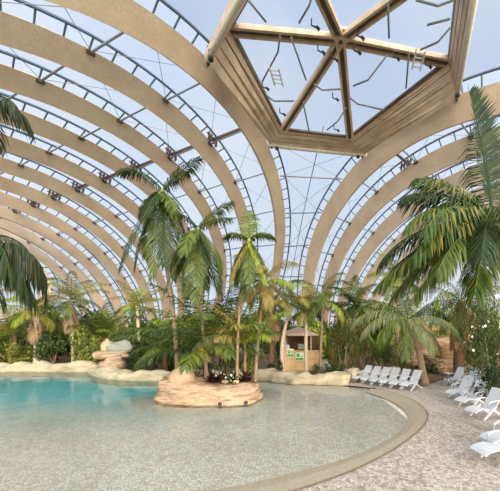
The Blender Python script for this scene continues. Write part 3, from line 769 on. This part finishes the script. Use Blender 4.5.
palm('shrub_palm', [on(15, 22.5, .2), at(15, 335, 22.5)], 'bushy light green palm at the far left end of the bank', (.2, .15), 'fibre', n=16, L=3.4, mats=('L_mid', 'L_yel', 'L_lime'), erange=(1.5, .2), droop=(.9, 1.7), seed=16, ll=.85, lw=.018, hang=.4)
palm('shrub_palm', [on(104, 23.5, .2), at(104, 338, 23.5)], 'bushy yellow green palm behind the rock ledge on the left bank', (.2, .15), 'fibre', n=18, L=3.4, mats=('L_lime', 'L_mid'), erange=(1.5, .2), droop=(.9, 1.7), seed=17, ll=.85, lw=.022, hang=.35)
palm('shrub_palm', [on(165, 17.2, .2), at(165, 350, 17.2)], 'dark cascading palm on the bank just left of the island', (.15, .12), 'fibre', n=18, L=2.9, mats=('L_mid', 'L_dark', 'L_adon'), erange=(1.4, .1), droop=(1.2, 2.2), seed=18, ll=.75, lw=.018, hang=.5)
palm('shrub_palm', [on(55, 25, .2), at(55, 335, 25)], 'bushy palm growing between the skirted palm and the slim tan palm', (.2, .15), 'fibre', n=16, L=3.6, mats=('L_mid', 'L_lime'), erange=(1.5, .3), droop=(.9, 1.6), seed=19, ll=.85, lw=.018, hang=.4)
blades('spiky_plant', on(9, 20.6, .2), 40, 1.9, .07, 'L_yel', 'spiky yellow green plant at the far left of the pool bank', 'spiky plant', (.2, 1.4), (.1, .7), 60)
blades('spiky_plant', on(147, 16.6, .2), 60, 1.1, .05, 'L_grey', 'spiky grey green plant beside the rock ledge left of the island', 'spiky plant', (.1, 1.3), (.3, .9), 61)
blades('spiky_plant', on(134, 17.2, .25), 40, .9, .05, 'L_dark', 'dark spiky plant at the right foot of the rock ledge', 'spiky plant', (.1, 1.3), (.3, .9), 62)
blades('banana_plant', on(92, 22.5, .2), 14, 2.4, .28, 'L_lime', 'broad leaved lime green plant on the left bank by the slim tan palm', 'banana plant', (.7, 1.4), (.6, 1.6), 63)
blades('banana_plant', on(120, 22, .2), 16, 2.3, .26, 'L_lime', 'broad leaved lime green plant above the rock ledge', 'banana plant', (.7, 1.4), (.6, 1.6), 64)
SH = [(2, 21.5, 1.4, 1.4, 'dark shrub at the far left end of the pool bank', 'L_bush', 70),
 (25, 21, 1.2, 1.3, 'low shrub in a sunlit leaf tone left of the straw skirted palm', 'L_bushl', 71),
 (54, 21.2, 1.5, 1.9, 'dark shrub between the straw skirted palm and the slim tan trunk', 'L_bush', 72),
 (64, 22.5, 1.2, 2.0, 'dark tall shrub just left of the slim tan trunk', 'L_dark', 73),
 (84, 21.2, 1.4, 2.1, 'green shrub right of the slim tan trunk on the left bank', 'L_bushl', 74),
 (97, 21, 1.2, 1.8, 'yellow green shrub left of the rock ledge', 'L_bushl', 75),
 (125, 20.4, 1.4, 2.1, 'dense mid green shrub behind the grey boulder on the ledge', 'L_bush', 76),
 (150, 18.5, 1.3, 1.8, 'dark shrub behind the spiky grey green plant', 'L_dark', 77),
 (176, 18, 1.4, 2.0, 'dark shrub on the bank behind the island boulder', 'L_bush', 78),
 (113, 22.5, 1.5, 2.8, 'tall bright yellow green shrub above the ledge rocks', 'L_bushl', 79)]
for (px, Y, r, h, lab, mat, sd) in SH: bush('shrub', on(px, Y, .2), r, r*.8, h, lab, mat, 1700, .28, sd)  # the lighter leaf mix puts yellow sunlight into the colour of some
# far planting behind, filling the bank under the arches
rnd = random.Random(3)
for i in range(20):
    px = -25+i*14+rnd.uniform(-4, 4); Y = rnd.uniform(26, 31)
    bush('background_shrub', on(px, Y, .2), 2.2, 1.8, rnd.uniform(2.4, 3.9), 'tall dense green shrub in the far planting behind the pool', ['L_bush', 'L_lime', 'L_bushl', 'L_mid'][i % 4], 1500, .5, 90+i % 6, group='far planting behind the pool')  # lime and light leaves mixed in to paint golden light on the planting
for i in range(16):
    px = 262+i*15+rnd.uniform(-4, 4); Y = rnd.uniform(25, 31)
    bush('background_shrub', on(px, Y, .0), 2.2, 1.8, rnd.uniform(2.8, 4.2), 'tall dense green shrub in the planting behind the hut and the right bank', ['L_mid', 'L_bush', 'L_bushl', 'L_lime'][i % 4], 1500, .5, 90+i % 6, group='far planting behind the deck')

for i, (x, y) in enumerate(((9.6, 11.5), (11.5, 13.5), (10.5, 16), (13.5, 17), (12, 20), (15.5, 21), (9.2, 9.6), (14.5, 14))):
    bush('background_shrub', (x, y, .1), 1.6, 1.4, 2.6+.35*(i % 4), 'dense green shrub in the bed beyond the right hand loungers', ['L_bush', 'L_mid', 'L_bushl'][i % 3], 1500, .3, 110+i % 3, group='planting beyond the right hand loungers')

# --- middle: around the hut
palm('dead_skirt_palm', [on(272, 17, .1), at(272, 340, 17), at(274, 306, 17)], 'palm with dark brown hanging dead fronds left of the bar hut', (.17, .13), 'fibre', n=11, L=2.3, mats=('L_mid', 'L_gold', 'L_yel'), erange=(1.4, -.1), droop=(1.1, 1.9), seed=21, dead=9, ll=.65, lw=.018, hang=.5)
palm('pale_palm', [on(283, 16.6, .1), at(282, 350, 16.6), at(285, 328, 16.6), at(292, 306, 16.6)], 'palm with a curved bleached trunk at the left corner of the bar hut', (.13, .08), 'paletrunk', n=10, L=2.2, mats=('L_grey', 'L_grey', 'L_yel'), erange=(1.3, 0), droop=(1.0, 1.9), seed=22, dead=0, ll=.6, lw=.018, hang=.5)
palm('pale_palm', [on(306.5, 16.9, .1), at(306, 345, 16.9), at(306, 312, 16.9)], 'palm with a straight bleached trunk in front of the bar hut', (.11, .085), 'paletrunk', n=12, L=2.1, mats=('L_grey', 'L_grey', 'L_yel', 'L_mid'), erange=(1.3, 0), droop=(1.0, 1.9), seed=23, dead=0, ll=.6, lw=.018, hang=.5)
palm('slender_palm', [on(320, 16.2, .1), at(321, 345, 16.2), at(323, 303, 16.2)], 'slender grey trunked palm at the right corner of the bar hut', (.085, .06), n=13, L=2.5, mats=('L_mid', 'L_lime', 'L_adon'), erange=(1.45, -.2), droop=(1.1, 1.9), seed=24, ll=.65, lw=.018, hang=.4)
palm('dark_palm', [on(352, 18, .1), at(352, 345, 18), at(354, 306, 18)], 'dark green palm above the red leaved shrub right of the hut', (.12, .09), n=16, L=2.0, mats=('L_dark', 'L_mid'), erange=(1.5, -.4), droop=(.9, 1.7), seed=25, ll=.6, lw=.022, hang=.35)
palm('dark_palm', [on(398, 22, .1), at(398, 330, 22), at(398, 280, 22)], 'dark green palm rising behind the leaning coconut palm', (.16, .12), n=18, L=2.8, mats=('L_dark', 'L_mid', 'L_lime'), erange=(1.4, -.4), droop=(.9, 1.7), seed=26, ll=.75, lw=.018, hang=.4)
blades('banana_plant', on(334, 19.5, .1), 13, 3.2, .3, 'L_lime', 'tall lime green banana plant behind the right end of the hut', 'banana plant', (.9, 1.45), (.5, 1.5), 65)
blades('banana_plant', on(380, 21, .1), 13, 3.2, .3, 'L_lime', 'tall lime green banana plant behind the far row of loungers', 'banana plant', (.9, 1.45), (.5, 1.5), 66)
bush('croton', on(343, 15.9, .1), .95, .8, 3.0, 'tall croton shrub with red and green leaves right of the hut', 'L_red', 2400, .27, 54)
bush('croton', on(362, 17.2, .1), .9, .8, 2.7, 'red tinged croton shrub behind the grey bollard', 'L_red', 1900, .26, 55)
bush('low_shrub', on(332, 15.6, .1), .8, .6, .8, 'low green shrub under the croton beside the pool kerb', 'L_bush', 600, .16, 56)
bush('low_shrub', on(314, 16, .1), .35, .3, .55, 'small round shrub at the foot of the hut counter', 'L_bush', 300, .14, 57)
bush('low_shrub', on(276, 16.6, .1), .6, .5, .8, 'low dark shrub at the foot of the dead skirted palm', 'L_dark', 450, .16, 58)
bush('low_shrub', on(382, 17.2, .1), .9, .6, 1.5, 'green shrub behind the far row of white loungers', 'L_bush', 700, .18, 59)
bush('low_shrub', on(402, 16.4, .1), .9, .6, 1.6, 'dark shrub left of the leaning trunk', 'L_bush', 700, .18, 81)
bush('low_shrub', on(427, 14.2, .1), .75, .55, .9, 'dark low shrub at the foot of the leaning trunk', 'L_dark', 700, .15, 82)
bush('low_shrub', on(432, 17.5, .1), .9, .6, 1.5, 'green shrub right of the leaning trunk below the rocks', 'L_bush', 600, .18, 83)
bush('lit_shrub', on(437, 21.5, .2), 2.4, 1.4, 4.8, 'shrub tinted a sunlit lime behind the hanging coconut fronds', 'L_lime', 1800, .34, 84)  # lime leaf colour stands in for sunlight on this shrub
bush('lit_shrub', on(412, 22.5, .2), 2.2, 1.4, 4.4, 'shrub tinted a sunlit lime behind the crown of the leaning palm', 'L_lime', 1700, .34, 85)  # sunlit look put into the leaf colour here as well
bush('flowering_shrub', on(493, 10.6, .1), 1.15, .9, 3.8, 'large glossy shrub with white flowers at the right edge', 'L_bush', 3600, .2, 86, 'flowering shrub', flowers=16, fsize=.055)
bush('flowering_shrub', on(483, 12.8, .1), .9, .8, 3.4, 'glossy shrub with a few white flowers behind the right hand loungers', 'L_bush', 2400, .2, 87, 'flowering shrub', flowers=7, fsize=.055)
bush('low_shrub', on(499, 9.3, .1), .8, .7, 1.1, 'dark low shrub behind the nearest reclined lounger', 'L_dark', 700, .16, 88)
g = G(); p0, p1 = on(406, 16.5, .1), at(404, 325, 16.5); g.tube([p0, p0.lerp(p1, .5), p1], [.06, .055, .05], 7)
solo('bare_stem', g, M['bark'], p0, 'thin bare grey stem left of the leaning trunk', 'stem', smooth=True)

# ------------------------------------------------------------------ bar hut
hx0, hx1, hy = on(283, 18, 0).x, on(322, 18, 0).x, 18.0
hut = thing('bar_hut', V(((hx0+hx1)/2, hy, 0)), 'small round roofed bar hut with a bamboo counter behind the pool', 'bar hut')
g = G(); n = 14
for i in range(22):
    x = hx0+(hx1-hx0)*(i+.5)/22; g.box((x, hy, .78), (hx1-hx0)/22*.94, .08, 1.15)
part('counter_front', g, M['counter'], hut)
g = G(); g.box(((hx0+hx1)/2, hy+.15, 1.4), hx1-hx0+.2, .55, .07); part('counter_top', g, M['counter'], hut)
g = G(); g.box(((hx0+hx1)/2-.3, hy-.1, .1), hx1-hx0+.5, .8, .2); part('plinth', g, M['kerb'], hut)
for e in (0, 1):
    g = G(); g.box((hx0+.06 if e == 0 else hx1-.06, hy+.8, .75), .07, 1.5, 1.3); part('side_panel', g, M['counter'], hut)
for x, y in ((hx0+.12, hy+.1), (hx0+1.75, hy+.1), (hx0+.12, hy+1.6), (hx0+1.75, hy+1.6)):
    g = G(); g.tube([(x, y, .2), (x, y, 2.55)], .05, 7); part('post', g, M['paletrunk'], hut)
g = G(); c = (hx0+.95, hy+.8, 0)
g.lathe([(1.3, 2.34), (1.34, 2.40), (.75, 2.68), (.25, 2.86), (.04, 2.94)], 20, c); part('roof', g, M['thatch'], hut, True)
g = G(); g.box(((hx0+hx1)/2, hy+2.0, 1.25), hx1-hx0, .08, 2.3); part('back_wall', g, M['fibre'], hut)
for (px, py, w, lab) in ((290.5, 353, .42, 'left one of two small green and white notices on the bar counter'), (299.5, 356.5, .5, 'right one of two small green and white notices on the bar counter')):
    c = at(px, py, hy-.08); t = thing('notice', c, lab, 'notice', 'notices on the bar counter')
    g = G(); g.box(c, w, .03, .52); part('sheet', g, M['signwhite'], t)
    g = G(); g.box(c+V((0, -.02, -.15)), w*.92, .02, .15); part('lower_band', g, M['signgreen'], t)
    g = G(); g.box(c+V((-.08, -.02, .08)), w*.35, .02, .22); g.box(c+V((.12, -.02, .02)), w*.2, .02, .1); part('emblem', g, M['signgreen'], t)
c = at(287.5, 349.5, hy+.15); c.z = 1.435
g = G(); g.lathe([(.12, 0), (.14, .05), (.15, .24), (.1, .34), (.06, .36)], 14, c); solo('jar', g, M['white'], c, 'round white jar on the left end of the bar counter', 'jar', smooth=True)
c = at(302, 349.5, hy+.15); c.z = 1.435
t = thing('drinks_machine', c, 'grey drinks machine standing on the bar counter', 'machine')
g = G(); g.box(c+V((0, .1, .2)), .5, .3, .4); part('body', g, M['grey'], t); g = G(); g.box(c+V((0, -.09, .04)), .44, .12, .06); part('drip_tray', g, M['black'], t)
# grey bollard and bin by the kerb
c = ground(346, 380); c.z = 0
t = thing('bollard', c, 'short grey post with a round cap at the pool kerb right of the hut', 'bollard')
g = G(); g.lathe([(.15, 0), (.15, .5)], 14, c); part('shaft', g, M['grey'], t, True)
g = G(); g.lathe([(.18, .5), (.18, .56), (.05, .61)], 14, c); part('cap', g, M['grey'], t, True)
for i, px in enumerate((356, 364)):
    c = ground(px, 381-i); t = thing('side_table', c, ('small low whitish side table right of the grey post' if i == 0 else 'small low whitish side table nearest the far loungers'), 'table', 'low side tables')
    g = G(); g.box(c+V((0, 0, .44)), .5, .5, .04); part('tabletop', g, M['pale'], t)
    for a in (-1, 1):
        for b in (-1, 1):
            g = G(); g.tube([c+V((a*.2, b*.2, .42)), c+V((a*.22, b*.22, 0))], .025, 6); part('leg', g, M['pale'], t)

# ------------------------------------------------------------------ white loungers (face +X in their own frame)
def make_lounger():
    t = thing('lounger', (0, 0, 0), 'x', 'lounger', 'white plastic loungers on the deck')
    W = .44
    def slab(name, prof, th, slots):
        # panel swept across the width, with slats
        g = G(); m = len(prof)
        ns = slots
        for k in range(ns):
            y0 = -W/2+W*k/ns+.004; y1 = -W/2+W*(k+1)/ns-.004
            rings = []
            for i, (x, z) in enumerate(prof):
                a = V(prof[max(i-1, 0)]); b = V(prof[min(i+1, m-1)]); d = (b-a).normalized(); nx, nz = -d.y*th, d.x*th
                rings.append([(x, y0, z), (x, y1, z), (x+nx, y1, z+nz), (x+nx, y0, z+nz)])
            g.solidring(rings)
        me = mesh(g, name, M['white']); return obj(name, me, t)
    slab('seat', [(.74, .25), (.66, .31), (.45, .36), (.22, .32), (.0, .26)], .03, 7)
    slab('backrest', [(.02, .27), (-.10, .40), (-.27, .64), (-.38, .80), (-.43, .87), (-.46, .885)], .03, 7)
    for s in (-1, 1):
        y = s*(W/2+.03)
        for pts, nm in (([(-.42, y, 0), (-.2, y, .10), (.08, y, .26)], 'leg'), ([(.46, y, 0), (.32, y, .10), (.15, y, .26), (.0, y, .33)], 'leg')):
            g = G(); g.solidring([[(x, yy-.025, z), (x, yy+.025, z), (x, yy+.025, z+.06), (x, yy-.025, z+.06)] for x, yy, z in pts]); obj(nm, mesh(g, nm, M['white']), t)
        g = G(); g.solidring([[(x, y-.02, z), (x, y+.02, z), (x, y+.02, z+.03), (x, y-.02, z+.03)] for x, z in ((-.22, .53), (-.1, .55), (.2, .53), (.29, .47), (.28, .33))]); obj('armrest', mesh(g, 'armrest', M['white']), t)
    return t
L0 = make_lounger(); used = False
def lounger(loc, rz, label):
    global used
    o = copy_tree(L0) if used else L0
    used = True
    o.location = loc; o.rotation_euler = (0, 0, math.radians(rz)); o.scale = (.93, .93, .93); o['label'] = label
for i in range(6):
    lounger((4.78-.35*i, 12.75+.40*i, 0), 215, 'white plastic lounger in the far row, ' + ['nearest the leaning trunk', 'second from the leaning trunk', 'third from the leaning trunk', 'third from its left end', 'second from its left end', 'at its left end'][i])
for (px, Y, rz, lab) in ((456, 13.9, 205, 'small distant white lounger alone in front of the rock shelf'),
    (471, 13.9, 212, 'white lounger in front of the right hand shrubs, left of a far pair'),
    (481, 13.6, 212, 'white lounger in front of the right hand shrubs, right of a far pair'),
    (462, 11.0, 203, 'white lounger at the far end of the right hand row of three'),
    (474, 9.7, 203, 'white lounger in the middle of the right hand row of three'),
    (488, 8.4, 198, 'white lounger at the near end of the right hand row of three'),
    (514, 6.1, 192, 'white lounger behind the nearest one at the lower right edge'),
    (510, 5.45, 188, 'nearest white lounger, cut by the lower right edge')):
    lounger(on(px, Y, 0), rz, lab)
c = ground(447, 386)
t = thing('folding_stand', c, 'small grey folding frame beside the lone distant lounger', 'stand')
for e in (-1, 1):
    g = G(); g.tube([c+V((-.22, e*.16, 0)), c+V((.05, e*.16, .62))], .022, 5); g.tube([c+V((.22, e*.16, 0)), c+V((-.05, e*.16, .62))], .022, 5); part('leg', g, M['steel'], t)
g = G(); g.box(c+V((0, 0, .62)), .2, .4, .03); part('top', g, M['pale'], t)

# ------------------------------------------------------------------ light, sky, camera
w = bpy.data.worlds.new('World'); sc.world = w; w.use_nodes = True; nt = w.node_tree; nt.nodes.clear()
out = N(nt, 'ShaderNodeOutputWorld'); bg = N(nt, 'ShaderNodeBackground'); tc = N(nt, 'ShaderNodeTexCoord')
sx = N(nt, 'ShaderNodeSeparateXYZ'); nt.links.new(tc.outputs['Generated'], sx.inputs[0])
r = ramp(nt, [(0, lin(226, 234, 242)), (.35, lin(212, 226, 243)), (.75, lin(180, 200, 232)), (1, lin(165, 188, 226))], sx.outputs['Z'])
nz = N(nt, 'ShaderNodeTexNoise'); nz.inputs['Scale'].default_value = 2.2; nz.inputs['Detail'].default_value = 6; nt.links.new(tc.outputs['Generated'], nz.inputs['Vector'])
cl = ramp(nt, [(.45, (0, 0, 0)), (.75, (.55, .55, .55))], nz.outputs['Fac'])
mx = N(nt, 'ShaderNodeMix', data_type='RGBA'); mx.inputs[7].default_value = (.85, .87, .9, 1)
nt.links.new(cl.outputs[0], mx.inputs[0]); nt.links.new(r.outputs[0], mx.inputs[6])
# extra sky brightness added behind the camera to light the arch faces
dot = N(nt, 'ShaderNodeVectorMath', operation='DOT_PRODUCT'); sd = V((.3, -.92, .25)).normalized(); dot.inputs[1].default_value = sd
nt.links.new(tc.outputs['Generated'], dot.inputs[0])
mr = N(nt, 'ShaderNodeMapRange'); mr.inputs['From Min'].default_value = -.1; mr.inputs['From Max'].default_value = 1; mr.inputs['To Min'].default_value = 0; mr.inputs['To Max'].default_value = 1; mr.interpolation_type = 'SMOOTHSTEP'
nt.links.new(dot.outputs['Value'], mr.inputs['Value'])
glow = N(nt, 'ShaderNodeMix', data_type='RGBA'); glow.inputs[6].default_value = (1, 1, 1, 1); glow.inputs[7].default_value = (5.8, 5.1, 4.2, 1)
nt.links.new(mr.outputs[0], glow.inputs[0])
mul = N(nt, 'ShaderNodeMix', data_type='RGBA', blend_type='MULTIPLY'); mul.inputs[0].default_value = 1
nt.links.new(mx.outputs[2], mul.inputs[6]); nt.links.new(glow.outputs[2], mul.inputs[7]); nt.links.new(mul.outputs[2], bg.inputs[0])
bg.inputs[1].default_value = 1.0; nt.links.new(bg.outputs[0], out.inputs[0])
sl = bpy.data.lights.new('sun', 'SUN'); sl.energy = 2.2; sl.angle = math.radians(20); sl.color = (1, .84, .6)
so = bpy.data.objects.new('sun', sl); col.objects.link(so); so.rotation_euler = V((-.5, .76, -.42)).to_track_quat('-Z', 'Y').to_euler(); so.location = (0, 0, 40)
cam = bpy.data.cameras.new('camera'); co = bpy.data.objects.new('camera', cam); col.objects.link(co)
co.location = (0, 0, EYE); co.rotation_euler = (PI/2, 0, 0)
cam.sensor_fit = 'HORIZONTAL'; cam.sensor_width = 36; cam.lens = 36*F/500; cam.shift_x = (250-PX)/500; cam.shift_y = (PY-245.5)/500; cam.clip_end = 600
sc.camera = co
sc.view_settings.view_transform = 'Standard'; sc.view_settings.look = 'None'; sc.view_settings.exposure = 0; sc.view_settings.gamma = 1
sc.view_settings.use_curve_mapping = False
sc.cycles.transparent_max_bounces = 16
